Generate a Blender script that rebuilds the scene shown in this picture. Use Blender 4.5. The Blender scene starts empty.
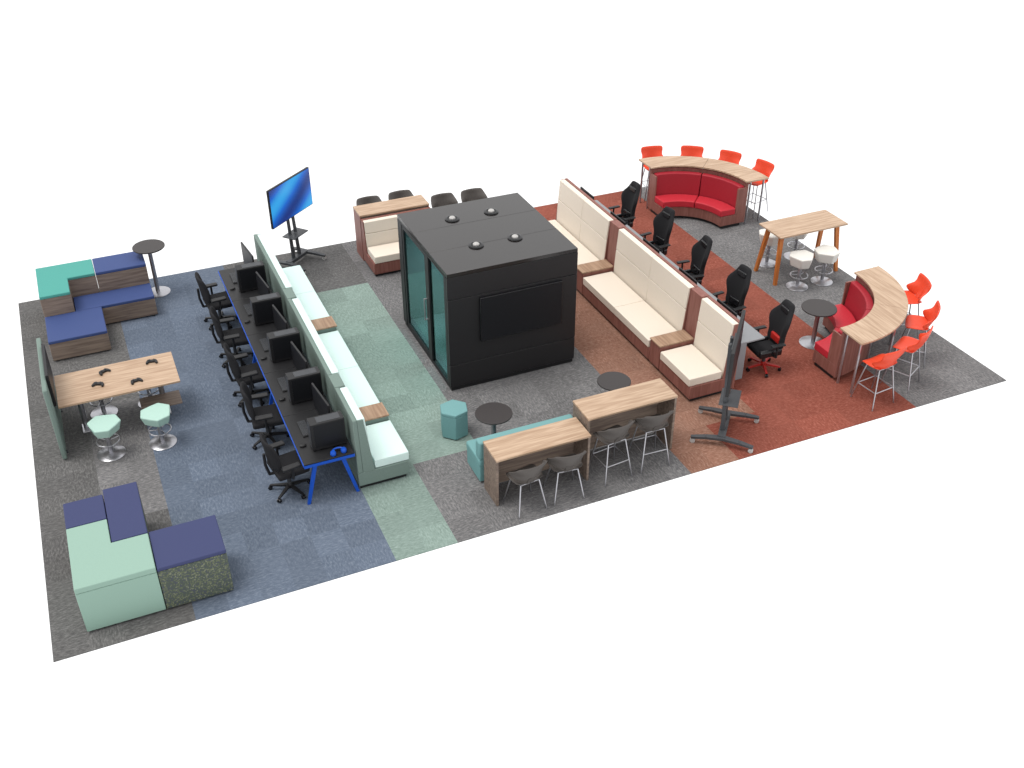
import bpy, bmesh, math, random
from mathutils import Vector, Matrix
random.seed(7)
R=math.radians; PI=math.pi
COL=bpy.context.scene.collection
sc=bpy.context.scene
K=0.76
# ------------------------------------------------------------------ materials
def lin(c):
    out=[]
    for v in c:
        v/=255.0
        out.append((v/12.92 if v<=.04045 else ((v+.055)/1.055)**2.4))
    return out
def col(c,k=K): return (*[min(.92,x*k) for x in lin(c)],1)
def new(name):
    m=bpy.data.materials.new(name); m.use_nodes=True
    return m,m.node_tree,m.node_tree.nodes['Principled BSDF']
def mat(name,c,rough=.6,metal=0,var=.08,scale=40,bump=0,spec=.3,k=K):
    m,nt,b=new(name)
    b.inputs['Roughness'].default_value=rough; b.inputs['Metallic'].default_value=metal
    b.inputs['Specular IOR Level'].default_value=spec
    tc=nt.nodes.new('ShaderNodeTexCoord'); n=nt.nodes.new('ShaderNodeTexNoise'); n.inputs['Scale'].default_value=scale; n.inputs['Detail'].default_value=4
    nt.links.new(tc.outputs['Object'],n.inputs['Vector'])
    r=nt.nodes.new('ShaderNodeValToRGB'); a=col(c,k)
    r.color_ramp.elements[0].position=.3; r.color_ramp.elements[1].position=.7
    r.color_ramp.elements[0].color=(*[x*(1-var) for x in a[:3]],1); r.color_ramp.elements[1].color=(*[min(.95,x*(1+var)) for x in a[:3]],1)
    nt.links.new(n.outputs['Fac'],r.inputs['Fac']); nt.links.new(r.outputs['Color'],b.inputs['Base Color'])
    if bump:
        bp=nt.nodes.new('ShaderNodeBump'); bp.inputs['Strength'].default_value=bump; bp.inputs['Distance'].default_value=.01
        nt.links.new(n.outputs['Fac'],bp.inputs['Height']); nt.links.new(bp.outputs['Normal'],b.inputs['Normal'])
    return m
def wood(name,c1,c2,rough=.5,axis='X',k=K):
    m,nt,b=new(name); b.inputs['Roughness'].default_value=rough; b.inputs['Specular IOR Level'].default_value=.3
    tc=nt.nodes.new('ShaderNodeTexCoord'); mp=nt.nodes.new('ShaderNodeMapping')
    mp.inputs['Scale'].default_value={'X':(1.2,16,16),'Y':(16,1.2,16),'Z':(14,14,1.2)}[axis]
    n=nt.nodes.new('ShaderNodeTexNoise'); n.inputs['Scale'].default_value=1.6; n.inputs['Detail'].default_value=6; n.inputs['Distortion'].default_value=.4
    r=nt.nodes.new('ShaderNodeValToRGB'); r.color_ramp.elements[0].position=.35; r.color_ramp.elements[1].position=.66
    r.color_ramp.elements[0].color=col(c1,k); r.color_ramp.elements[1].color=col(c2,k)
    nt.links.new(tc.outputs['Object'],mp.inputs['Vector']); nt.links.new(mp.outputs['Vector'],n.inputs['Vector'])
    nt.links.new(n.outputs['Fac'],r.inputs['Fac']); nt.links.new(r.outputs['Color'],b.inputs['Base Color'])
    return m
def carpet(name,dark,mid,light,acc=None,k=K):
    m,nt,b=new(name); b.inputs['Roughness'].default_value=.95; b.inputs['Specular IOR Level'].default_value=.1
    tc=nt.nodes.new('ShaderNodeTexCoord')
    at=nt.nodes.new('ShaderNodeAttribute'); at.attribute_name='tile'
    sep=nt.nodes.new('ShaderNodeSeparateColor'); nt.links.new(at.outputs['Color'],sep.inputs['Color'])
    mpa=nt.nodes.new('ShaderNodeMapping'); mpa.inputs['Scale'].default_value=(32,11,1)
    mpb=nt.nodes.new('ShaderNodeMapping'); mpb.inputs['Scale'].default_value=(11,32,1)
    mx=nt.nodes.new('ShaderNodeMix'); mx.data_type='VECTOR'
    nt.links.new(tc.outputs['Object'],mpa.inputs['Vector']); nt.links.new(tc.outputs['Object'],mpb.inputs['Vector'])
    nt.links.new(sep.outputs['Green'],mx.inputs['Factor']); nt.links.new(mpa.outputs['Vector'],mx.inputs[4]); nt.links.new(mpb.outputs['Vector'],mx.inputs[5])
    n=nt.nodes.new('ShaderNodeTexNoise'); n.inputs['Scale'].default_value=1.2; n.inputs['Detail'].default_value=6; n.inputs['Roughness'].default_value=.75
    nt.links.new(mx.outputs[1],n.inputs['Vector'])
    r=nt.nodes.new('ShaderNodeValToRGB'); e=r.color_ramp.elements
    e[0].position=.32; e[0].color=col(dark,k); e[1].position=.68; e[1].color=col(light,k)
    x=e.new(.5); x.color=col(mid,k)
    nt.links.new(n.outputs['Fac'],r.inputs['Fac'])
    out=r.outputs['Color']
    if acc:
        n2=nt.nodes.new('ShaderNodeTexNoise'); n2.inputs['Scale'].default_value=1.1; n2.inputs['Detail'].default_value=3
        nt.links.new(tc.outputs['Object'],n2.inputs['Vector'])
        r2=nt.nodes.new('ShaderNodeValToRGB'); r2.color_ramp.elements[0].position=.45; r2.color_ramp.elements[1].position=.68
        nt.links.new(n2.outputs['Fac'],r2.inputs['Fac'])
        ml=nt.nodes.new('ShaderNodeMath'); ml.operation='MULTIPLY'; ml.inputs[1].default_value=.35
        nt.links.new(r2.outputs['Color'],ml.inputs[0])
        mc=nt.nodes.new('ShaderNodeMix'); mc.data_type='RGBA'; mc.inputs[7].default_value=col(acc,k)
        nt.links.new(ml.outputs[0],mc.inputs['Factor']); nt.links.new(out,mc.inputs[6]); out=mc.outputs[2]
    mr=nt.nodes.new('ShaderNodeMapRange'); mr.inputs[3].default_value=.9; mr.inputs[4].default_value=1.12
    nt.links.new(sep.outputs['Red'],mr.inputs[0])
    vm=nt.nodes.new('ShaderNodeVectorMath'); vm.operation='SCALE'
    nt.links.new(out,vm.inputs[0]); nt.links.new(mr.outputs[0],vm.inputs['Scale'])
    nt.links.new(vm.outputs[0],b.inputs['Base Color'])
    return m
M={}
M['char']=carpet('charcoal_carpet',(78,78,78),(104,103,103),(138,137,136),acc=(104,103,102))
M['grey']=carpet('grey_carpet',(88,88,90),(120,119,120),(160,158,158),acc=(112,111,112))
M['blue']=carpet('blue_carpet',(84,94,109),(102,113,130),(130,140,154),acc=(112,122,138))
M['green']=carpet('green_carpet',(112,130,123),(136,155,147),(164,181,174),acc=(146,165,158))
M['red']=carpet('red_carpet',(116,62,51),(144,80,67),(172,110,95),acc=(150,90,77))
M['rust']=carpet('rust_carpet',(120,86,72),(150,109,92),(178,146,130),acc=(146,118,104))
M['black']=mat('black_plastic',(38,38,40),.45)
M['blackfab']=mat('black_mesh_fabric',(34,34,37),.9,var=.2,scale=200)
M['gloss']=mat('gloss_black',(27,27,30),.25,spec=.4)
M['screen']=mat('dark_screen',(27,28,32),.4,spec=.25)
M['dgrey']=mat('dark_grey_metal',(76,78,82),.4,metal=.2)
M['chrome']=mat('brushed_steel',(175,175,180),.3,metal=.9,k=1)
M['rubber']=mat('pale_caster',(190,188,186),.5)
M['oak']=wood('oak_laminate',(176,146,120),(208,180,154))
M['oakY']=wood('oak_laminate_y',(158,126,102),(192,160,134),axis='Y')
M['walnut']=wood('grey_brown_laminate',(114,99,90),(150,133,120))
M['maroon']=wood('maroon_brown_laminate',(136,86,77),(154,103,93),axis='Z')
M['orangewood']=wood('orange_wood',(188,104,46),(216,134,68),axis='Z')
M['navy']=mat('navy_upholstery',(62,80,132),.7,bump=.1,scale=150)
M['navyd']=mat('deep_navy_upholstery',(60,67,108),.7,bump=.1,scale=150)
M['teal']=mat('teal_upholstery',(80,164,154),.7,bump=.1,scale=150)
M['tealb']=mat('soft_teal_upholstery',(120,168,169),.7,bump=.1,scale=150)
M['seafoam']=mat('seafoam_upholstery',(150,182,168),.65,var=.03,bump=.06,scale=120)
M['seafoams']=mat('pale_seafoam_vinyl',(180,214,202),.4,var=.03)
M['mint']=mat('mint_white_vinyl',(218,239,235),.45,var=.02,k=.84)
M['greenp']=mat('grey_green_felt',(126,144,137),.9,var=.1,scale=120,bump=.1)
M['cream']=mat('cream_vinyl',(238,226,211),.5,var=.02,k=.8)
M['white']=mat('white_vinyl',(236,234,228),.45,var=.02,k=.78)
M['redv']=mat('crimson_vinyl',(200,46,60),.5,var=.05)
M['reds']=mat('deep_crimson_vinyl',(172,38,52),.5,var=.05)
M['orange']=mat('orange_red_plastic',(232,76,46),.4,var=.03,k=.84)
M['greyp']=mat('grey_brown_plastic',(88,83,80),.5,var=.04)
M['tgrey']=mat('light_grey_laminate',(150,152,156),.5,var=.04)
M['cobalt']=mat('cobalt_metal',(24,82,190),.4,var=.03,k=.84)
M['redacc']=mat('red_trim',(190,40,34),.5)
M['roof']=mat('soft_black_roof',(40,37,37),.18,var=.05,spec=.6)
M['podside']=mat('soft_black_panel',(41,40,42),.4,var=.05)
M['tabletop']=mat('slate_laminate',(64,60,60),.5,var=.05)
# speckled panel
m,nt,b=new('speckled_panel'); b.inputs['Roughness'].default_value=.8
tc=nt.nodes.new('ShaderNodeTexCoord'); v=nt.nodes.new('ShaderNodeTexVoronoi'); v.inputs['Scale'].default_value=60
nt.links.new(tc.outputs['Object'],v.inputs['Vector']); r=nt.nodes.new('ShaderNodeValToRGB'); r.color_ramp.interpolation='CONSTANT'
s3=nt.nodes.new('ShaderNodeSeparateColor'); nt.links.new(v.outputs['Color'],s3.inputs['Color'])
e=r.color_ramp.elements; e[0].position=0; e[0].color=col((74,84,76)); e[1].position=.45; e[1].color=col((98,106,82))
for p,c in ((.7,(70,76,88)),(.88,(122,128,104))):
    x=e.new(p); x.color=col(c)
nt.links.new(s3.outputs['Red'],r.inputs['Fac']); nt.links.new(r.outputs['Color'],b.inputs['Base Color']); M['speck']=m
# blue display picture
m,nt,b=new('blue_display'); b.inputs['Roughness'].default_value=.2
tc=nt.nodes.new('ShaderNodeTexCoord'); mp=nt.nodes.new('ShaderNodeMapping'); mp.inputs['Rotation'].default_value=(0,R(28),0)
w=nt.nodes.new('ShaderNodeTexWave'); w.bands_direction='Z'; w.inputs['Scale'].default_value=.42; w.inputs['Distortion'].default_value=2.6; w.inputs['Detail'].default_value=1; w.inputs['Phase Offset'].default_value=1.2
r=nt.nodes.new('ShaderNodeValToRGB'); e=r.color_ramp.elements; e[0].color=(.0,.03,.22,1); e[1].color=(.03,.45,.95,1); x=e.new(.5); x.color=(.0,.15,.7,1)
nt.links.new(tc.outputs['Object'],mp.inputs['Vector']); nt.links.new(mp.outputs['Vector'],w.inputs['Vector']); nt.links.new(w.outputs['Fac'],r.inputs['Fac'])
nt.links.new(r.outputs['Color'],b.inputs['Emission Color']); b.inputs['Emission Strength'].default_value=.8; b.inputs['Base Color'].default_value=(.01,.02,.06,1); M['bluescreen']=m
# tinted glass
m,nt,b=new('teal_tinted_glass'); nt.nodes.remove(b); o=nt.nodes['Material Output']
tr=nt.nodes.new('ShaderNodeBsdfTransparent'); tr.inputs[0].default_value=(.5,.74,.73,1)
gl=nt.nodes.new('ShaderNodeBsdfGlossy'); gl.inputs[0].default_value=(.6,.82,.82,1); gl.inputs[1].default_value=.03
mx=nt.nodes.new('ShaderNodeMixShader'); mx.inputs[0].default_value=.18
nt.links.new(tr.outputs[0],mx.inputs[1]); nt.links.new(gl.outputs[0],mx.inputs[2]); nt.links.new(mx.outputs[0],o.inputs[0]); M['glass']=m
# ------------------------------------------------------------------ geometry helpers
def B(): return bmesh.new()
def box(bm,x0,x1,y0,y1,z0,z1,T=None):
    m=Matrix.Translation(((x0+x1)/2,(y0+y1)/2,(z0+z1)/2))@Matrix.Diagonal((x1-x0,y1-y0,z1-z0,1))
    if T is not None: m=T@m
    bmesh.ops.create_cube(bm,size=1,matrix=m); return bm
def cyl(bm,p0,p1,r,r2=None,n=12):
    p0=Vector(p0);p1=Vector(p1);d=p1-p0
    q=d.to_track_quat('Z','Y').to_matrix().to_4x4()
    bmesh.ops.create_cone(bm,cap_ends=True,segments=n,radius1=r,radius2=(r if r2 is None else r2),depth=d.length,matrix=Matrix.Translation((p0+p1)/2)@q); return bm
def sph(bm,c,r,sx=1,sy=1,sz=1,n=10):
    bmesh.ops.create_uvsphere(bm,u_segments=n+4,v_segments=n,radius=r,matrix=Matrix.Translation(c)@Matrix.Diagonal((sx,sy,sz,1))); return bm
def tube(bm,pts,r,n=8,closed=False):
    P=[Vector(p) for p in pts]
    if closed: P.append(P[0])
    for a,b_ in zip(P,P[1:]): cyl(bm,a,b_,r,n=n)
    for p in P[(0 if closed else 1):-1]: sph(bm,p,r*1.01,n=6)
    return bm
def bar(bm,p0,p1,w,t,w2=None,t2=None):
    p0=Vector(p0);p1=Vector(p1);d=(p1-p0).normalized()
    up=Vector((0,0,1)) if abs(d.z)<.9 else Vector((0,1,0))
    s=d.cross(up).normalized();u=s.cross(d).normalized()
    w2=w if w2 is None else w2; t2=t if t2 is None else t2
    vs=[]
    for p,a,b_ in ((p0,w,t),(p1,w2,t2)):
        for i,j in ((-1,-1),(1,-1),(1,1),(-1,1)): vs.append(bm.verts.new(p+s*a/2*i+u*b_/2*j))
    for f in ((3,2,1,0),(4,5,6,7),(0,1,5,4),(1,2,6,5),(2,3,7,6),(3,0,4,7)): bm.faces.new([vs[i] for i in f])
    return bm
def lathe(bm,prof,c=(0,0,0),n=28):
    rings=[]
    for r,z in prof:
        if r<1e-5: rings.append([bm.verts.new((c[0],c[1],c[2]+z))])
        else: rings.append([bm.verts.new((c[0]+r*math.cos(2*PI*i/n),c[1]+r*math.sin(2*PI*i/n),c[2]+z)) for i in range(n)])
    for a,b_ in zip(rings,rings[1:]):
        for i in range(n):
            j=(i+1)%n
            if len(a)==1 and len(b_)==1: continue
            if len(a)==1: bm.faces.new((a[0],b_[j],b_[i]))
            elif len(b_)==1: bm.faces.new((a[i],a[j],b_[0]))
            else: bm.faces.new((a[i],a[j],b_[j],b_[i]))
    if len(rings[0])>1: bm.faces.new(list(reversed(rings[0])))
    if len(rings[-1])>1: bm.faces.new(rings[-1])
    return bm
def prism(bm,poly,z0,z1,lo_s=1.0):
    lo=[bm.verts.new((x*lo_s,y*lo_s,z0)) for x,y in poly]; hi=[bm.verts.new((x,y,z1)) for x,y in poly]; n=len(poly)
    bm.faces.new(list(reversed(lo))); bm.faces.new(hi)
    for i in range(n): bm.faces.new((lo[i],lo[(i+1)%n],hi[(i+1)%n],hi[i]))
    return bm
def sweep(bm,vs,a,b_):
    lo=[bm.verts.new((x,a,z)) for x,z in vs]; hi=[bm.verts.new((x,b_,z)) for x,z in vs]; n=len(vs)
    bm.faces.new(lo); bm.faces.new(list(reversed(hi)))
    for k in range(n): bm.faces.new((lo[k],lo[(k+1)%n],hi[(k+1)%n],hi[k]))
    return bm
def arc(bm,r0,r1,a0,a1,z0,z1,n=20,ro=0):
    cols=[]
    for i in range(n+1):
        a=R(a0+(a1-a0)*i/n); c,s=math.cos(a),math.sin(a)
        cols.append([bm.verts.new((r*c,r*s,z)) for r,z in ((r0,z0),(r1,z0),(r1+ro,z1),(r0+ro,z1))])
    for a,b_ in zip(cols,cols[1:]):
        for i in range(4): bm.faces.new((a[i],a[(i+1)%4],b_[(i+1)%4],b_[i]))
    bm.faces.new(cols[0]); bm.faces.new(list(reversed(cols[-1])))
    return bm
def make(name,bm,m,parent=None,bevel=0,segs=3,solid=0,sub=0,smooth=True):
    bmesh.ops.recalc_face_normals(bm,faces=bm.faces)
    me=bpy.data.meshes.new(name); bm.to_mesh(me); bm.free()
    if smooth:
        for p in me.polygons: p.use_smooth=True
        me.set_sharp_from_angle(angle=R(40))
    o=bpy.data.objects.new(name,me); COL.objects.link(o); me.materials.append(m)
    if parent: o.parent=parent
    if solid: s=o.modifiers.new('s','SOLIDIFY'); s.thickness=solid; s.offset=0
    if bevel:
        b_=o.modifiers.new('b','BEVEL'); b_.width=bevel; b_.segments=segs; b_.limit_method='ANGLE'; b_.angle_limit=R(40)
    if sub: s=o.modifiers.new('u','SUBSURF'); s.levels=sub; s.render_levels=sub
    return o
def thing(name,label,cat,loc=(0,0,0),rz=0,group=None):
    o=bpy.data.objects.new(name,None); COL.objects.link(o); o.location=loc; o.rotation_euler=(0,0,rz); o.empty_display_size=.1
    o['label']=label; o['category']=cat
    if group: o['group']=group
    return o
def dup(root,loc,rz,label,group=None):
    ch={}
    for x in COL.objects:
        if x.parent: ch.setdefault(x.parent.name,[]).append(x)
    r=root.copy(); COL.objects.link(r); r.location=loc; r.rotation_euler=(0,0,rz); r['label']=label
    if group: r['group']=group
    for c in ch.get(root.name,[]):
        d=c.copy(); COL.objects.link(d); d.parent=r
        for g in ch.get(c.name,[]):
            e_=g.copy(); COL.objects.link(e_); e_.parent=d
    return r
def place(maker,spots,group):
    """spots: (x,y,z,rotz,label)"""
    first=None
    for x,y,z,rz,lab in spots:
        if first is None: first=maker(lab,(x,y,z),rz,group)
        else: dup(first,(x,y,z),rz,lab,group)
# ------------------------------------------------------------------ camera, light
cam=bpy.data.cameras.new('camera'); cam.lens=36*1047/1024; cam.sensor_width=36; cam.clip_end=200
co=bpy.data.objects.new('camera',cam); COL.objects.link(co); co.location=(1.64,-10.24,10); co.rotation_euler=(R(90-34.07),0,R(-23.7)); sc.camera=co
sc.view_settings.view_transform='Standard'; sc.view_settings.look='None'
w=bpy.data.worlds.new('world'); w.use_nodes=True; w.node_tree.nodes['Background'].inputs[0].default_value=(1,1,1,1); w.node_tree.nodes['Background'].inputs[1].default_value=1.28; sc.world=w
su=bpy.data.lights.new('sun','SUN'); su.energy=1.9; su.color=(1,.97,.92); su.angle=R(25); so=bpy.data.objects.new('sun',su); COL.objects.link(so)
so.rotation_euler=Vector((-.35,.1,1)).to_track_quat('Z','Y').to_euler()
# ------------------------------------------------------------------ carpet
xb=[0]
for x1 in (.86,1.72,3.9,4.41,5.31,6.4,8.41,9.1,9.96,10.9,13.42,15.39):
    x0=xb[-1]; n=max(1,round((x1-x0)/.45))
    xb+= [x0+(x1-x0)*(i+1)/n for i in range(n)]
yb=[0]
for y1 in (1.9,4.2,7.2,7.75,9.66):
    y0=yb[-1]; n=max(1,round((y1-y0)/.46))
    yb+= [y0+(y1-y0)*(i+1)/n for i in range(n)]
zones=['char','blue','green','grey','rust','red']
def zone(x,y):
    if x<.86: return 'char'
    if x<1.72: return 'char' if y>5.6 or y<2.3 else 'grey'
    if x<3.9: return 'blue'
    if x<4.41: return 'blue' if y<7.75 else 'char'
    if x<5.31: return 'green' if y<7.75 else 'char'
    if x<6.4: return 'grey' if y<1.9 else ('green' if y<7.75 else 'char')
    if x<9.1: return 'grey'
    if x<9.96: return 'rust' if y<7.2 else 'grey'
    if x<10.9: return 'red' if y<1.1 else 'rust'
    if x<13.42: return 'red'
    return 'grey'
bm=B(); lay=bm.loops.layers.float_color.new('tile')
for i in range(len(xb)-1):
    for j in range(len(yb)-1):
        x0,x1,y0,y1=xb[i],xb[i+1],yb[j],yb[j+1]
        f=bm.faces.new([bm.verts.new(p) for p in ((x0,y0,0),(x1,y0,0),(x1,y1,0),(x0,y1,0))])
        f.material_index=zones.index(zone((x0+x1)/2,(y0+y1)/2))
        t=(random.random(),float(random.random()<.4),0,1)
        for l in f.loops: l[lay]=t
bmesh.ops.remove_doubles(bm,verts=bm.verts,dist=1e-4)
be=[e for e in bm.edges if len(e.link_faces)==1]
ex=bmesh.ops.extrude_edge_only(bm,edges=be)
for v_ in [g for g in ex['geom'] if isinstance(g,bmesh.types.BMVert)]: v_.co.z-=.015
fl=make('floor',bm,M['char'],smooth=False)
for z_ in zones[1:]: fl.data.materials.append(M[z_])
fl['kind']='structure'
# ------------------------------------------------------------------ soft blocks
def block(name,label,cat,poly,h,body,top,group=None,tt=.06,bodyname='base'):
    cx=sum(p[0] for p in poly)/len(poly); cy=sum(p[1] for p in poly)/len(poly)
    t=thing(name,label,cat,(cx,cy,0),0,group)
    P=[(x-cx,y-cy) for x,y in poly]
    for (x,y) in P:
        l=math.hypot(x,y); make('foot',cyl(B(),(x*(1-.08/l),y*(1-.08/l),0),(x*(1-.08/l),y*(1-.08/l),.03),.025),M['black'],t)
    make(bodyname,prism(B(),P,.03,h-tt),body,t,bevel=.006,segs=1)
    make('cushion',prism(B(),P,h-tt+.002,h),top,t,bevel=.012)
    return t
def rect(x0,x1,y0,y1): return [(x0,y0),(x1,y0),(x1,y1),(x0,y1)]
g='stepped lounge blocks around the far left corner'
block('lounge_block','low square navy-topped wood lounge block at the front of the stepped group',"ottoman",rect(.48,1.46,7.15,8.09),.42,M['walnut'],M['navy'],g)
block('lounge_bench','low narrow navy-topped wood bench on the step nearest the round bar table','bench',rect(1.01,2.4,8.1,8.66),.42,M['walnut'],M['navy'],g)
block('lounge_block','raised L-shaped lounge block with a bright teal top',"ottoman",[(.48,8.1),(1.0,8.1),(1.0,8.67),(1.48,8.67),(1.48,9.3),(.48,9.3)],.82,M['walnut'],M['teal'],g)
block('lounge_bench','raised navy-topped wood bench beside the bright teal block','bench',rect(1.49,2.4,8.67,9.3),.82,M['walnut'],M['navy'],g)
g='blocks at the near left corner'
block('lounge_block','large L-shaped seafoam green upholstered block at the near left corner','ottoman',[(.43,.3),(1.4,.3),(1.4,1.0),(.94,1.0),(.94,1.5),(.43,1.5)],.77,M['seafoam'],M['seafoam'],g,tt=.09)
block('lounge_block','small square dark navy block behind the seafoam block by the carpet edge','ottoman',rect(.43,.94,1.51,2.05),.77,M['walnut'],M['navyd'],g)
block('lounge_block','long dark navy block between the small navy block and the speckled bench','ottoman',rect(.95,1.4,1.01,2.15),.77,M['speck'],M['navyd'],g)
block('lounge_bench','navy-topped bench with a dark green speckled front','bench',rect(1.41,2.27,.3,1.05),.74,M['speck'],M['navyd'],g,bodyname='speckled_base')
# ------------------------------------------------------------------ round tables
def round_table(label,loc,r,h,topm):
    t=thing('round_table',label,'table',loc)
    make('tabletop',lathe(B(),[(0,h-.03),(r-.01,h-.03),(r,h-.022),(r,h-.006),(r-.006,h),(0,h)],n=40),topm,t)
    make('column',cyl(B(),(0,0,.02),(0,0,h-.03),.04,n=18),M['chrome'],t)
    make('base',lathe(B(),[(0,0),(r*.78,0),(r*.78,.008),(r*.7,.018),(.06,.035),(0,.035)],n=36),M['chrome'],t)
    return t
round_table('tall round slate-topped bar table with a steel column beside the stepped blocks',(2.53,9.03,0),.3,1.0,M['tabletop'])
round_table('round dark table beside the teal hexagonal ottoman',(6.64,1.85,0),.29,.62,M['tabletop'])
round_table('round dark table standing behind the taller oak counter',(8.68,1.76,0),.27,.72,M['tabletop'])
round_table('round dark table inside the curve of the right-hand crimson booth',(13.1,2.33,0),.31,.74,M['tabletop'])
# ------------------------------------------------------------------ stools
def hexpoly(r,rot=0): return [(r*math.cos(R(60*i+rot)),r*math.sin(R(60*i+rot))) for i in range(6)]
def stool_maker(seatm,sh,th=.12):
    def mk(label,loc,rz,group):
        t=thing('stool',label,'stool',loc,rz,group)
        pl=[]
        for i in range(3):
            for d,rr in ((-24,.26),(24,.26),(60,.215)): pl.append((rr*math.cos(R(120*i+d)),rr*math.sin(R(120*i+d))))
        make('seat',prism(B(),pl,sh-th,sh,.8),seatm,t,bevel=.022,segs=3)
        make('seat_plate',lathe(B(),[(0,sh-th-.025),(.09,sh-th-.025),(.13,sh-th-.002),(0,sh-th-.002)]),M['dgrey'],t)
        make('column',cyl(B(),(0,0,.03),(0,0,sh-th-.025),.035,n=16),M['chrome'],t)
        bm=B(); n=20; rr=.17; z=.26
        tube(bm,[(rr*math.cos(2*PI*i/n),rr*math.sin(2*PI*i/n),z) for i in range(n)],.011,closed=True)
        for a in (0,120,240): cyl(bm,(0,0,z),(rr*math.cos(R(a)),rr*math.sin(R(a)),z),.009)
        make('footring',bm,M['chrome'],t)
        make('base',lathe(B(),[(0,0),(.21,0),(.215,.012),(.19,.025),(.06,.05),(0,.05)],n=32),M['chrome'],t)
        return t
    return mk
place(stool_maker(M['seafoams'],.6,.17),[
 (1.12,4.03,0,.3,'seafoam stool in front of the media table, nearer the green screen panel'),
 (1.89,4.0,0,.9,'seafoam stool in front of the media table, nearer its open end'),
 (1.13,5.2,0,.2,'seafoam stool tucked under the media table on its far side, nearer the green panel'),
 (1.88,5.22,0,.6,'seafoam stool tucked under the media table on its far side, nearer the open end')],'seafoam stools at the media table')
place(stool_maker(M['white'],.7,.22),[
 (14.12,4.18,0,.3,'white stool on the near side of the orange-legged high table, left one'),
 (14.7,4.16,0,.8,'white stool on the near side of the orange-legged high table, right one'),
 (14.15,5.25,0,.5,'white stool on the far side of the orange-legged high table, left one'),
 (14.85,5.27,0,.1,'white stool on the far side of the orange-legged high table, right one')],'white stools at the high table')
t=thing('hexagonal_ottoman','small teal hexagonal ottoman beside the round dark table','ottoman',(6.19,2.4,0))
make('body',prism(B(),hexpoly(.235,15),.02,.43),M['tealb'],t,bevel=.01,segs=2)
make('cushion',prism(B(),hexpoly(.238,15),.432,.49),M['tealb'],t,bevel=.014)
make('glide',prism(B(),hexpoly(.2,15),0,.02),M['black'],t)
# ------------------------------------------------------------------ media table
t=thing('screen_panel','freestanding grey-green felt panel at the end of the media table','panel',(.45,4.95,0))
make('felt_panel',box(B(),-.035,.035,-.82,.82,.02,1.3),M['greenp'],t,bevel=.02)
for y in (-.6,.6): make('foot',box(B(),-.06,.06,y-.03,y+.03,0,.02),M['dgrey'],t)
t=thing('monitor','flat black screen mounted on the grey-green felt panel','screen',(.485,4.95,.8))
make('housing',box(B(),0.001,.045,-.5,.5,0,.56),M['black'],t,bevel=.008)
make('display',box(B(),.045,.048,-.48,.48,.025,.54),M['screen'],t)
t=thing('media_table','oak-topped media table with four game controllers, ending at a felt panel','table',(1.45,4.92,0))
make('tabletop',box(B(),-.91,.91,-.47,.47,.74,.775),M['oak'],t,bevel=.005)
for x in (-.62,.62):
    make('column',cyl(B(),(x,0,.03),(x,0,.74),.045,n=16),M['chrome'],t)
    make('base',box(B(),x-.07,x+.07,-.18,.08,0,.03),M['chrome'],t,bevel=.01)
make('lower_shelf',box(B(),.25,.88,-.4,-.02,.3,.325),M['walnut'],t,bevel=.004)
def controller(label,loc,rz,group):
    t=thing('game_controller',label,'game controller',loc,rz,group)
    bm=B(); prism(bm,[(-.065,.035),(.065,.035),(.085,.0),(.095,-.06),(.07,-.075),(.04,-.025),(-.04,-.025),(-.07,-.075),(-.095,-.06),(-.085,0)],0,.035)
    make('body',bm,M['black'],t,bevel=.01)
    for x,y in ((-.035,-.0),(.035,-.0)): make('thumbstick',lathe(B(),[(0,.035),(.008,.035),(.008,.045),(.014,.048),(.014,.053),(0,.053)],(x,y,0),n=12),M['dgrey'],t)
    make('direction_pad',box(B(),-.075,-.05,.008,.018,.035,.04),M['dgrey'],t)
    return t
place(controller,[(1.28,5.18,.775,.5,'black game controller on the oak media table, farther one of the pair near the middle'),
 (1.17,4.84,.775,-.4,'black game controller on the oak media table, closest to the felt panel'),
 (1.72,4.7,.775,.2,'black game controller at the near edge of the oak media table'),
 (2.03,5.18,.775,-.2,'black game controller at the far open corner of the oak media table')],'game controllers on the media table')
# ------------------------------------------------------------------ desk run
DX0,DX1,DY0,DY1=3.62,4.36,1.6,8.0
t=thing('gaming_desk','long black gaming desk run with cobalt blue legs','desk',((DX0+DX1)/2,(DY0+DY1)/2,0))
hw=(DX1-DX0)/2; hl=(DY1-DY0)/2; st=2*hl/5
for i in range(5):
    y=-hl+st*i
    make('desktop',box(B(),-hw,hw,y+.003,y+st-.003,.715,.74),M['black'],t,bevel=.004,segs=1)
make('edge_trim',box(B(),-hw-.012,-hw-.001,-hl,hl,.7,.736),M['cobalt'],t)
make('frame',box(box(box(box(B(),-hw+.02,-hw+.06,-hl+.01,hl-.01,.675,.713),hw-.06,hw-.02,-hl+.01,hl-.01,.675,.713),-hw+.0,hw,-hl-.004,-hl+.03,.67,.713),-hw,hw,hl-.03,hl,.67,.713),M['cobalt'],t)
for y in (-hl+.06,-hl+2*st,-hl+3*st,hl-.06):
    for s in (-1,1):
        make('leg',bar(B(),(s*.2,y,.68),(s*(hw+.0),y-.03*(y<-hl+1),0),.06,.04,.045,.035),M['cobalt'],t)
STY=[DY0+st*(i+.5) for i in range(5)]
nm=['nearest','second nearest','middle','second farthest','farthest']
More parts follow.
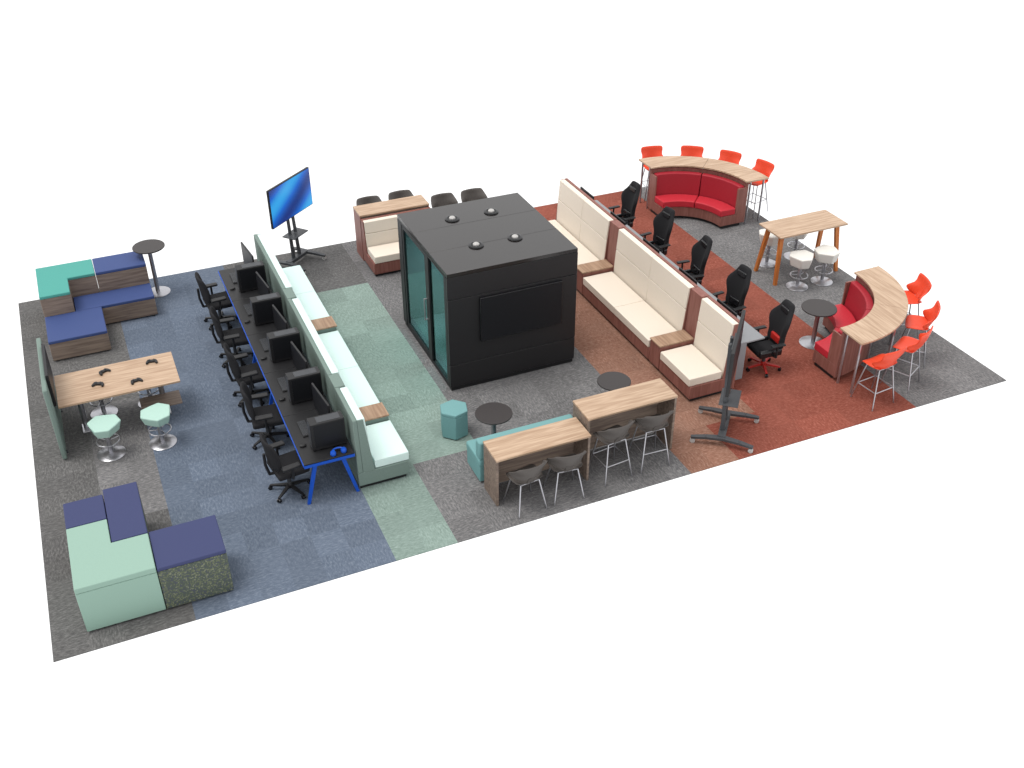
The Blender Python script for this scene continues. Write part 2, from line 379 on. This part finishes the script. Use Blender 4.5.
def monitor_maker(w=.31,h=.47):
    def mk(label,loc,rz,group):
        t=thing('monitor',label,'monitor',loc,rz,group)   # screen faces local -y
        make('housing',box(B(),-w,w,-.012,.018,.1,h),M['black'],t,bevel=.008)
        make('display',box(B(),-w+.012,w-.012,-.0145,-.0125,.115,h-.012),M['screen'],t)
        make('neck',bar(B(),(0,.05,.012),(0,.035,.3),.05,.02),M['black'],t)
        make('stand',box(B(),-.12,.12,-.06,.12,.001,.012),M['black'],t,bevel=.004)
        return t
    return mk
def tower(label,loc,rz,group):
    t=thing('computer_tower',label,'computer',loc,rz,group)
    make('case',box(B(),-.25,.25,-.1,.1,.015,.47),M['black'],t,bevel=.008)
    make('side_window',box(B(),-.21,.23,-.104,-.1,.06,.44),M['screen'],t)
    make('front_grille',box(B(),-.254,-.25,-.08,.08,.04,.45),M['dgrey'],t)
    make('top_vent',box(B(),-.14,.2,-.07,.07,.47,.474),M['dgrey'],t)
    for x in (-.17,.17): make('foot',box(B(),x-.02,x+.02,-.09,.09,.001,.015),M['black'],t)
    return t
def keyboard(label,loc,rz,group):
    t=thing('keyboard',label,'keyboard',loc,rz,group)
    make('case',box(B(),-.2,.2,-.065,.065,.001,.018),M['black'],t,bevel=.005)
    bm=B()
    for r_ in range(5):
        for c_ in range(14): box(bm,-.19+c_*.0272,-.19+c_*.0272+.022,-.058+r_*.0235,-.058+r_*.0235+.019,.018,.026)
    make('keys',bm,M['dgrey'],t); return t
def mouse(label,loc,rz,group):
    t=thing('computer_mouse',label,'mouse',loc,rz,group)
    make('shell',sph(B(),(0,0,.017),.032,1,1.7,.5,n=10),M['black'],t)
    make('scroll_wheel',cyl(B(),(-.003,.03,.03),(.003,.03,.03),.008),M['dgrey'],t); return t
G='on the blue-legged desk run'
place(monitor_maker(.34,.54),[(4.14,y+.22,.74,R(-84),'black monitor %s, %s station'%(G,n)) for y,n in zip(STY,nm)],'monitors on the left desk run')
place(tower,[(4.07,y-.3,.74,0,'black computer tower %s, %s station'%(G,n)) for y,n in zip(STY,nm)],'computer towers on the left desk run')
place(keyboard,[(3.84,y+.2,.74,R(-90),'black keyboard %s, %s station'%(G,n)) for y,n in zip(STY,nm)],'keyboards on the left desk run')
place(mouse,[(3.72,y-.2,.74,R(-90),'black mouse %s, %s station'%(G,n)) for y,n in zip(STY,nm)],'mice on the left desk run')
t=thing('headset','bright blue gaming headset lying on the near end of the black desk','headset',(4.14,1.7,.74),.1)
bm=B(); tube(bm,[(.085*math.cos(R(a)),.085*math.sin(R(a))*.8-.03,.05) for a in range(0,181,15)],.012); make('headband',bm,M['cobalt'],t)
for s in (-1,1): make('earcup',lathe(B(),[(0,.001),(.035,.001),(.042,.02),(.042,.05),(.03,.07),(0,.07)],(s*.08,-.035,0),n=18),M['cobalt'],t)
# ------------------------------------------------------------------ swivel chairs
def star_base(t,m,wheelm,r=.3):
    bm=B(); lathe(bm,[(0,.07),(.05,.07),(.045,.13),(.03,.15),(0,.15)],n=16)
    for k in range(5):
        a=R(72*k+18); bar(bm,(.03*math.cos(a),.03*math.sin(a),.105),(r*math.cos(a),r*math.sin(a),.075),.055,.035,.032,.02)
    make('base',bm,m,t)
    for k in range(5):
        a=R(72*k+18); c=Vector((r*math.cos(a),r*math.sin(a),.03)); d=Vector((-math.sin(a),math.cos(a),0))
        bm=B(); cyl(bm,c-d*.026,c-d*.006,.03,n=14); cyl(bm,c+d*.006,c+d*.026,.03,n=14); cyl(bm,c+Vector((0,0,.0)),c+Vector((0,0,.045)),.008)
        make('wheel',bm,wheelm,t)
def padgrid(prof,nx=6,z_curve=0):
    bm=B(); rows=[]
    for y,z,hwid,wr in prof:
        row=[]
        for i in range(nx+1):
            u=-1+2*i/nx; row.append(bm.verts.new((hwid*u,y+wr*u*u,z+z_curve*u*u)))
        rows.append(row)
    for a,b_ in zip(rows,rows[1:]):
        for i in range(nx): bm.faces.new((a[i],a[i+1],b_[i+1],b_[i]))
    return bm
def office_chair(label,loc,rz,group):
    t=thing('office_chair',label,'chair',loc,rz,group)   # faces +y
    star_base(t,M['black'],M['gloss'])
    make('gas_column',cyl(cyl(B(),(0,0,.14),(0,0,.3),.03),(0,0,.3),(0,0,.42),.018),M['dgrey'],t)
    make('seat',box(B(),-.26,.26,-.22,.26,.41,.5),M['blackfab'],t,bevel=.035,segs=4)
    make('backrest',padgrid([(-.22,.54,.21,.05),(-.24,.64,.26,.08),(-.25,.77,.27,.09),(-.27,.92,.26,.08),(-.3,1.06,.21,.05)]),M['blackfab'],t,solid=.055,sub=1)
    make('back_support',tube(B(),[(0,-.1,.4),(0,-.27,.42),(0,-.31,.6),(0,-.31,.8)],.022),M['black'],t)
    for s in (-1,1):
        a=make('armrest',box(B(),s*.3-.05,s*.3+.05,-.17,.1,.63,.67),M['black'],t,bevel=.012)
        make('arm_post',tube(B(),[(s*.2,-.02,.43),(s*.3,-.02,.45),(s*.3,-.02,.63)],.02),M['black'],a)
    return t
place(office_chair,[(x,y,0,R(-90)+r_,'black swivel office chair at the %s station of the blue-legged desk run'%n) for (x,y,r_),n in zip(((3.45,2.05,.15),(3.44,3.4,-.1),(3.44,4.68,.06),(3.44,5.95,-.05),(3.44,7.35,.08)),nm)],'black office chairs at the left desk run')
def gaming_chair_maker(acc):
    def mk(label,loc,rz,group):
        t=thing('gaming_chair',label,'chair',loc,rz,group)
        star_base(t,M['gloss'] if not acc else M['redacc'],M['gloss'],r=.29)
        make('gas_column',cyl(cyl(B(),(0,0,.14),(0,0,.28),.032),(0,0,.28),(0,0,.38),.02),M['dgrey'],t)
        make('seat',box(B(),-.19,.19,-.22,.25,.36,.45),M['blackfab'],t,bevel=.035,segs=4)
        for s in (-1,1):
            make('seat_bolster',box(B(),s*.21-.04,s*.21+.04,-.18,.25,.37,.5),M['gloss'],t,bevel=.03,segs=3)
        prof=[(-.2,.44,.2,.03),(-.225,.56,.25,.07),(-.25,.7,.21,.08),(-.27,.84,.27,.12),(-.3,.98,.29,.13),(-.325,1.08,.21,.07),(-.345,1.18,.16,.03),(-.36,1.26,.13,.02)]
        make('backrest',padgrid(prof),M['blackfab'],t,solid=.085,sub=1)
        make('headrest',box(B(),-.12,.12,-.31,-.25,1.06,1.17),M['gloss'],t,bevel=.025)
        make('lumbar_cushion',box(B(),-.13,.13,-.205,-.145,.52,.66),M['redacc'] if acc else M['gloss'],t,bevel=.025)
        for s in (-1,1):
            a=make('armrest',box(B(),s*.31-.04,s*.31+.04,-.16,.1,.62,.65),M['black'],t,bevel=.012)
            make('arm_post',tube(B(),[(s*.2,-.02,.37),(s*.31,-.02,.4),(s*.31,-.02,.62)],.018),M['black'],a)
        return t
    return mk
GY=[2.0,3.32,4.66,6.0,7.4]; GX=[11.78,11.84,11.86,11.87,11.88]
place(gaming_chair_maker(False),[(GX[i],GY[i],0,R(90)+[0,.1,-.1,.12,.05][i],'black high-backed gaming chair behind the cream banquette, %s in the row'%['','second nearest','middle one','second farthest','farthest'][i]) for i in (1,2,3,4)],'gaming chairs behind the cream banquette')
gaming_chair_maker(True)('black high-backed gaming chair with red base and trim, nearest in the row',(GX[0],GY[0],0),R(86),'gaming chairs behind the cream banquette')
def small_desk(label,loc,rz,group):
    t=thing('gaming_desk',label,'desk',loc,rz,group)
    make('desktop',box(B(),-.33,.33,-.48,.48,.715,.745),M['tgrey'],t,bevel=.005)
    make('modesty_panel',box(B(),-.31,-.29,-.45,.45,.2,.713),M['tgrey'],t)
    for y in (-.46,.46): make('end_panel',box(B(),-.31,-.02,y-.012,y+.012,0,.713),M['tgrey'],t,bevel=.003,segs=1)
    return t
DYS=[2.34,3.58,4.88,6.18,7.5]
place(small_desk,[(11.29,y,0,0,'grey gaming desk behind the cream banquette, %s in the row'%n) for y,n in zip(DYS,nm)],'grey desks behind the cream banquette')
place(monitor_maker(.29,.47),[(11.12,y,.745,R(90),'black monitor on the %s grey desk behind the cream banquette'%n) for y,n in zip(DYS,nm)],'monitors on the grey desks')
# ------------------------------------------------------------------ banquettes
def bench(label,loc,rz,W,D,hb,n,body,seat,group=None,wt=.06):
    t=thing('banquette_seat',label,'bench',loc,rz,group)     # faces local -x
    x0,x1=-D/2,D/2; w=W/2-.002
    make('plinth',box(B(),x0+.06,x1-.02,-w+.03,w-.03,0,.06),M['black'],t)
    make('base',box(B(),x0+.015,x1,-w,w,.06,.3),body,t,bevel=.006,segs=1)
    make('back_panel',sweep(B(),[(x1-wt-.02,.302),(x1,.302),(x1,hb),(x1-wt,hb)],-w,w),body,t,bevel=.008,segs=2)
    for s in (-1,1):
        make('end_panel',sweep(B(),[(x1-wt-.2,.302),(x1-wt-.022,.302),(x1-wt-.002,hb-.01),(x1-wt-.09,hb-.01)],*( (w-.018,w) if s>0 else (-w,-w+.018))),body,t)
    sw=2*(w-.02)/n; xm=x1-wt
    for i in range(n):
        a=-w+.02+sw*i+.002; b_=a+sw-.004
        make('seat_cushion',box(B(),x0,xm-.21,a,b_,.302,.45),seat,t,bevel=.014,segs=3)
        def xf(z): return xm-.19+(z-.45)*(.07/(hb-.45))
        def xbk(z): return xm-.026+(z-.302)*(.02/(hb-.302))
        zm=.45+(hb-.45)*.52
        for z0,z1 in ((.306,zm-.004),(zm+.004,hb-.005)):
            make('back_cushion',sweep(B(),[(xf(max(z0,.45)),z0),(xbk(z0),z0),(xbk(z1),z1),(xf(z1),z1)],a,b_),seat,t,bevel=.012,segs=3)
    return t
def bench_table(label,loc,rz,W,D,hb,body,top,group=None,wt=.06):
    t=thing('side_table',label,'side table',loc,rz,group)
    x0,x1=-D/2,D/2; w=W/2-.002
    make('plinth',box(B(),x0+.06,x1-.02,-w+.03,w-.03,0,.06),M['black'],t)
    make('cabinet',box(B(),x0+.015,x1,-w,w,.06,.5),body,t,bevel=.005,segs=1)
    make('tabletop',box(B(),x0,x1-wt-.16,-w,w,.502,.53),top,t,bevel=.004,segs=1)
    make('back_panel',sweep(B(),[(x1-wt-.14,.502),(x1,.502),(x1,hb),(x1-wt-.1,hb)],-w,w),body,t,bevel=.006,segs=1)
    return t
g='cream banquette modules'; hb=1.33; D=.9; cx=10.48
bench('cream banquette seat at the near end, beside the rolling screen stand',(cx,2.105,0),0,.99,D,hb,1,M['maroon'],M['cream'],g)
bench_table('oak-topped side table between the near and middle cream banquette seats',(cx,2.775,0),0,.34,D,hb,M['maroon'],M['oakY'],g)
bench('long two-cushion cream banquette seat in the middle of the row',(cx,4.23,0),0,2.56,D,hb,2,M['maroon'],M['cream'],g)
bench_table('oak-topped side table between the middle and far cream banquette seats',(cx,5.685,0),0,.34,D,hb,M['maroon'],M['oakY'],g)
bench('cream banquette seat at the far end of the row, beside the black pod',(cx,6.96,0),0,2.2,D,hb,2,M['maroon'],M['cream'],g)
g='mint banquette modules'; cx=4.79; D=.8; hb=1.25; wt=.06
bench('mint seat at the near end of the grey-green banquette row',(cx,2.105,0),PI,.93,D,hb,1,M['greenp'],M['mint'],g,wt)
bench_table('oak-topped side table between the near and middle mint seats',(cx,2.76,0),PI,.37,D,hb,M['greenp'],M['oakY'],g,wt)
bench('long two-cushion mint seat in the middle of the grey-green banquette row',(cx,4.225,0),PI,2.55,D,hb,2,M['greenp'],M['mint'],g,wt)
bench_table('oak-topped side table between the middle and far mint seats',(cx,5.69,0),PI,.37,D,hb,M['greenp'],M['oakY'],g,wt)
bench('mint seat at the far end of the grey-green banquette row, beside the blue screen',(cx,7.04,0),PI,2.32,D,hb,2,M['greenp'],M['mint'],g,wt)
# ------------------------------------------------------------------ counters, benches and shell chairs
def counter(label,x0,x1,y0,y1,h,openside=-1):
    cx,cy=(x0+x1)/2,(y0+y1)/2; t=thing('counter',label,'counter',(cx,cy,0)); a=(x1-x0)/2; b_=(y1-y0)/2
    make('countertop',box(B(),-a,a,-b_,b_,h-.035,h),M['oak'],t,bevel=.004,segs=1)
    for s in (-1,1): make('end_panel',box(B(),s*(a-.02)-.018,s*(a-.02)+.018,-b_+.02,b_-.02,0,h-.037),M['maroon'] if cy>5 else M['walnut'],t)
    yy=(b_-.04) if openside<0 else (-b_+.04)
    make('back_panel',box(B(),-a+.04,a-.04,yy-.015,yy+.015,.04,h-.037),M['walnut'],t)
    return t
counter('lower oak counter with two grey chairs, beside the teal bench',6.1,7.6,.46,.97,.85)
counter('taller oak counter with two grey stools, in front of the round dark table',7.63,9.14,.62,1.15,1.02)
t=thing('teal_bench','long soft teal bench behind the lower oak counter','bench',(6.85,1.32,0))
make('base',box(B(),-.77,.77,-.26,.26,.03,.3),M['tealb'],t,bevel=.01)
make('seat_cushion',box(B(),-.78,.78,-.27,.27,.302,.44),M['tealb'],t,bevel=.03)
make('back_cushion',box(B(),-.78,.78,-.28,-.12,.442,.76),M['tealb'],t,bevel=.03)
for x in (-.6,.6): make('foot',box(B(),x-.04,x+.04,-.2,.2,0,.03),M['black'],t)
counter('oak-topped counter behind the cream two-seat bench near the far edge',6.6,8.08,8.66,9.16,1.02,1)
counter('oak-topped counter mostly hidden behind the black pod',8.13,9.6,7.9,8.38,1.0,1)
bench('two-seat cream bench in front of the far counter, left of the black pod',(7.34,8.26,0),R(90),1.48,.76,.96,2,M['maroon'],M['cream'])
def shell_chair_maker(name,cat,sh,m,footrest,wd=1.0,square=False):
    def mk(label,loc,rz,group):
        t=thing(name,label,cat,loc,rz,group)  # faces +y
        make('seat',padgrid([(.22,sh-.03,.19*wd,-.02),(.17,sh,.22*wd,0),(.05,sh+.005,.23*wd,0),(-.08,sh,.225*wd,0),(-.17,sh+.015,.2*wd,0)],z_curve=.03),m,t,solid=.022,sub=1)
        if square:
            bm=padgrid([(-.165,sh+.03,.19*wd,.06),(-.2,sh+.08,.24*wd,.16),(-.225,sh+.15,.26*wd,.19),(-.245,sh+.21,.2*wd,.06),(-.265,sh+.3,.24*wd,.05),(-.275,sh+.4,.23*wd,.04)],nx=8)
        else:
            bm=padgrid([(-.165,sh+.06,.14*wd,.04),(-.2,sh+.11,.22*wd,.12),(-.225,sh+.17,.27*wd,.24),(-.245,sh+.22,.275*wd,.22),(-.26,sh+.28,.25*wd,.1),(-.27,sh+.36,.22*wd,.05)],nx=8)
        make('backrest',bm,m,t,solid=.028,sub=1)
        make('back_bracket',bar(B(),(0,-.13,sh-.015),(0,-.21,sh+.13),.12,.02),m,t)
        f=.2+sh*.06
        for sx in (-1,1):
            for sy in (-1,1):
                make('leg',cyl(B(),(sx*f,sy*f,0),(sx*.15,sy*.13,sh-.015),.012,n=10),M['chrome'],t)
        if footrest:
            k=.3/sh; q=lambda sx,sy:(sx*(f+(.15-f)*k),sy*(f+(.13-f)*k),.3)
            make('footrest',tube(B(),[q(-1,-1),q(1,-1),q(1,1),q(-1,1)],.009,closed=True),M['chrome'],t)
        make('under_frame',tube(B(),[(-.15,-.13,sh-.02),(.15,-.13,sh-.02),(.15,.13,sh-.02),(-.15,.13,sh-.02)],.01,closed=True),M['chrome'],t)
        return t
    return mk
place(shell_chair_maker('shell_chair','chair',.52,M['greyp'],False,1.08),[
 (6.5,.36,0,.1,'grey shell chair with slim steel legs at the lower oak counter, left one'),
 (7.14,.38,0,-.1,'grey shell chair with slim steel legs at the lower oak counter, right one')],'grey shell chairs')
place(shell_chair_maker('shell_stool','stool',.68,M['greyp'],True,1.08),[
 (7.98,.52,0,.1,'tall grey shell stool at the taller oak counter, left one'),
 (8.66,.54,0,-.05,'tall grey shell stool at the taller oak counter, right one'),
 (7.0,9.22,0,PI,'grey shell stool behind the far counter, leftmost of the four'),
 (7.7,9.24,0,PI,'grey shell stool behind the far counter, second from the left'),
 (8.46,8.74,0,PI,'grey shell stool peeking over the black pod roof, left one'),
 (9.12,8.72,0,PI,'grey shell stool peeking over the black pod roof, right one')],'tall grey shell stools')
# ------------------------------------------------------------------ black pod
X0,X1,Y0,Y1,H=6.55,8.86,3.5,5.95,2.22
t=thing('meeting_pod','large black cube meeting pod with glass side and four roof vents','meeting pod',((X0+X1)/2,(Y0+Y1)/2,0)); a=(X1-X0)/2; b_=(Y1-Y0)/2
make('plinth',box(B(),-a+.02,a-.02,-b_+.02,b_-.02,0,.08),M['black'],t)
bm=B()
for i in range(3):
    s=2*b_/3; box(bm,-a+.004,a-.004,-b_+s*i+.002,-b_+s*(i+1)-.002,H-.07,H)
box(bm,-a+.02,a-.02,-b_+.02,b_-.02,H-.1,H-.02)
make('roof',bm,M['roof'],t,bevel=.004,segs=1)
for z0,z1 in ((.08,.5),(.508,1.74),(1.748,H-.075)):
    make('front_panel',box(B(),-a,a,-b_,-b_+.06,z0,z1),M['podside'],t,bevel=.006,segs=1)
    make('side_panel',box(B(),a-.06,a,-b_+.063,b_-.063,z0,z1),M['podside'],t,bevel=.006,segs=1)
    make('rear_panel',box(B(),-a,a,b_-.06,b_,z0,z1),M['podside'],t,bevel=.006,segs=1)
for y0,y1 in ((-b_+.063,-b_+.16),(-b_+.9,-b_+1.02),(b_-.2,b_-.063)):
    make('post',box(B(),-a,-a+.07,y0,y1,.08,H-.102),M['black'],t,bevel=.005,segs=1)
make('lintel',box(B(),-a,-a+.07,-b_+.063,b_-.063,H-.1,H-.072),M['black'],t)
make('fixed_glass',box(B(),-a+.03,-a+.034,-b_+.16,-b_+.9,.08,H-.102),M['glass'],t)
d=make('door',box(box(box(box(B(),-a+.01,-a+.055,-b_+1.025,-b_+1.09,.09,H-.11),-a+.01,-a+.055,b_-.27,b_-.205,.09,H-.11),-a+.01,-a+.055,-b_+1.09,b_-.27,.09,.15),-a+.01,-a+.055,-b_+1.09,b_-.27,H-.17,H-.11),M['black'],t)
make('door_glass',box(B(),-a+.028,-a+.032,-b_+1.09,b_-.27,.15,H-.17),M['glass'],d)
make('door_handle',tube(B(),[(-a+.01,-b_+1.055,.85),(-a-.04,-b_+1.055,.85),(-a-.04,-b_+1.055,1.25),(-a+.01,-b_+1.055,1.25)],.012),M['chrome'],d)
make('interior_floor',box(B(),-a+.08,a-.07,-b_+.07,b_-.07,.08,.1),M['tgrey'],t)
make('interior_bench',box(B(),a-.7,a-.07,-b_+.1,b_-.1,.1,.48),M['tealb'],t,bevel=.03)
make('interior_lining',box(B(),a-.075,a-.062,-b_+.07,b_-.07,.5,H-.12),M['tgrey'],t)
make('rear_lining',box(B(),-a+.08,a-.08,b_-.075,b_-.062,.11,H-.12),M['tgrey'],t)
tb=make('interior_table',lathe(B(),[(0,.72),(.3,.72),(.3,.745),(0,.745)],(-.45,0,0),n=32),M['oak'],t)
make('table_column',cyl(B(),(-.45,0,.1),(-.45,0,.72),.035),M['chrome'],tb)
lp=bpy.data.lights.new('pod_fill_light','AREA'); lp.shape='SQUARE'; lp.size=1.2; lp.energy=60; lo=bpy.data.objects.new('pod_fill_light',lp); COL.objects.link(lo); lo.location=((X0+X1)/2,(Y0+Y1)/2,H-.13)  # added fill light that brightens the closed pod interior, no fixture modelled
for x,y in ((7.36,4.26),(8.06,4.26),(7.36,5.36),(8.09,5.36)):
    x-=(X0+X1)/2; y-=(Y0+Y1)/2
    v_=make('roof_vent',lathe(B(),[(.06,H),(.125,H),(.13,H+.012),(.12,H+.025),(.09,H+.03),(.075,H+.012),(.06,H+.004)],(x,y,0),n=28),M['gloss'],t)
    make('vent_cap',lathe(B(),[(0,H),(.055,H),(.055,H+.035),(.04,H+.05),(0,H+.055)],(x,y,0),n=20),M['rubber'],v_)
t=thing('wall_screen','wide black screen mounted on the front of the black pod','screen',(7.83,Y0-.002,.88))
make('housing',box(B(),-.74,.74,-.05,0,0,.82),M['gloss'],t,bevel=.008)
make('display',box(B(),-.725,.725,-.053,-.0505,.018,.802),M['screen'],t)
# ------------------------------------------------------------------ screens on rolling stands
def tv_stand(label,loc,rz,dm,zc,k=1.0,w=1.34,h=.77,kb=1.0):
    t=thing('rolling_screen_stand',label,'stand',loc,rz)
    bm=B(); fx,fy=.36*kb,.42*kb
    for s in (-1,1):     # flat H base: two gently arched feet and a cross beam
        for q in (-1,1):
            bar(bm,(s*(fx-.06),0,.135),(s*(fx-.03),q*fy*.55,.125),.1,.05,.085,.045); bar(bm,(s*(fx-.03),q*fy*.55,.125),(s*fx,q*fy,.1),.085,.045,.06,.04)
    box(bm,-fx+.06,fx-.06,-.04,.08,.1,.17)
    make('base',bm,M['dgrey'],t,bevel=.004,segs=1)
    for s in (-1,1):
        for y in (-fy+.03,fy-.03):
            make('caster',cyl(cyl(B(),(s*fx-.022,y,.04),(s*fx+.022,y,.04),.04,n=14),(s*fx,y,.04),(s*fx,y,.09),.01),M['rubber'],t)
        make('post',bar(B(),(s*.1*k,.03,.17),(s*.07*k,.095,zc+.2),.07*k,.04*k,.05*k,.03*k),M['dgrey'],t)
    make('shelf',box(B(),-.24,.24,-.16,.14,.66,.68),M['dgrey'],t,bevel=.006)
    make('bracket',box(B(),-.25,.25,.032,.062,zc-.2,zc+.2),M['dgrey'],t)
    s=thing('television',label,'television',(loc[0],loc[1],zc),rz)
    make('housing',box(B(),-w/2,w/2,-.022,.028,-h/2,h/2),M['black'],s,bevel=.008)
    make('display',box(B(),-w/2+.015,w/2-.015,-.025,-.0225,-h/2+.015,h/2-.015),dm,s)
    return t,s
a,s_=tv_stand('grey rolling stand carrying the blue screen behind the mint banquette',(5.35,9.12,0),R(40.5),M['bluescreen'],1.45,h=.8)
s_['label']='television showing a glowing blue picture, at the far edge behind the mint banquette'
a,s_=tv_stand('dark grey rolling stand carrying an edge-on screen by the cream banquette',(10.14,.68,0),R(49),M['screen'],1.5,k=1.5,kb=1.15)
s_['label']='television seen edge-on beside the near end of the cream banquette'
# ------------------------------------------------------------------ curved booths and counters
def booth(where,c,a0):
    t=thing('curved_booth','curved crimson booth with brown base, %s'%where,'booth',(c[0],c[1],0),R(a0))
    make('plinth',arc(B(),.98,1.44,1,89,0,.07),M['black'],t)
    make('base',arc(B(),.92,1.5,0,90,.07,.29,n=24),M['maroon'],t,bevel=.004,segs=1)
    make('outer_panel',arc(B(),1.5,1.54,0,90,.07,.97,n=24),M['maroon'],t)
    for s in (0,1):
        make('end_panel',box(B(),1.28,1.5,-.0,.03,.292,.88,T=Matrix.Rotation(R(90)*s,4,'Z')@Matrix.Diagonal((1,1-2*s,1,1))),M['maroon'],t)
    for i in range(2):
        make('seat_cushion',arc(B(),.9,1.28,(0 if i==0 else 45.3),(44.7 if i==0 else 90),.292,.44,n=12),M['redv'],t,bevel=.02,segs=3)
        make('back_cushion',arc(B(),1.29,1.42,2+43*i+.3*i,45+43*i-.3*(1-i),.3,.9,n=12,ro=.06),M['reds'],t,bevel=.02,segs=3)
    q=thing('curved_counter','curved oak counter with steel legs, %s'%where,'counter',(c[0],c[1],0),R(a0))
    make('countertop',arc(B(),1.46,2.02,-1,45-.1,1.0,1.035,n=14),M['oak'],q,bevel=.003,segs=1)
    make('countertop',arc(B(),1.46,2.02,45.1,91,1.0,1.035,n=14),M['oak'],q,bevel=.003,segs=1)
    for a in (1,30,60,89):
        for r_ in (1.6,1.94):
            x,y=r_*math.cos(R(a)),r_*math.sin(R(a)); make('leg',cyl(B(),(x,y,0),(x,y,1.0),.022,n=12),M['chrome'],q)
booth('in the far right corner',(13.22,6.98),0)
booth('at the right edge',(12.66,2.7),-90)
rs=shell_chair_maker('red_stool','stool',.72,M['orange'],True,1.12,True)
sp=[]
for k,a in enumerate((78,56,35,14)):
    rr=2.2; x=13.22+rr*math.cos(R(a)); y=6.98+rr*math.sin(R(a)); sp.append((x,y,0,R(a+90),'orange-red tall stool behind the far corner curved counter, %s'%['leftmost','second from the left','third from the left','rightmost'][k]))
for k,a in enumerate((-84,-63,-42,-19)):
    rr=2.25; x=12.66+rr*math.cos(R(a)); y=2.7+rr*math.sin(R(a)); sp.append((x,y,0,R(a+90),'orange-red tall stool around the right-edge curved counter, %s'%['nearest','second nearest','third nearest','farthest'][k]))
place(rs,sp,'orange-red stools at the curved counters')
# ------------------------------------------------------------------ high table
t=thing('high_table','tall oak-topped table on splayed orange wood legs','table',(14.5,4.74,0))
make('tabletop',box(B(),-.8,.8,-.36,.36,1.02,1.055),M['oak'],t,bevel=.006)
for sx in (-1,1):
    for sy in (-1,1): make('leg',bar(B(),(sx*.66,sy*.2,1.02),(sx*.74,sy*.33,0),.085,.065,.065,.055),M['orangewood'],t)
    make('crossbar',bar(B(),(sx*.66,-.2,.99),(sx*.66,.2,.99),.05,.05),M['orangewood'],t)
make('stretcher',bar(B(),(-.7,0,.99),(.7,0,.99),.05,.04),M['orangewood'],t)
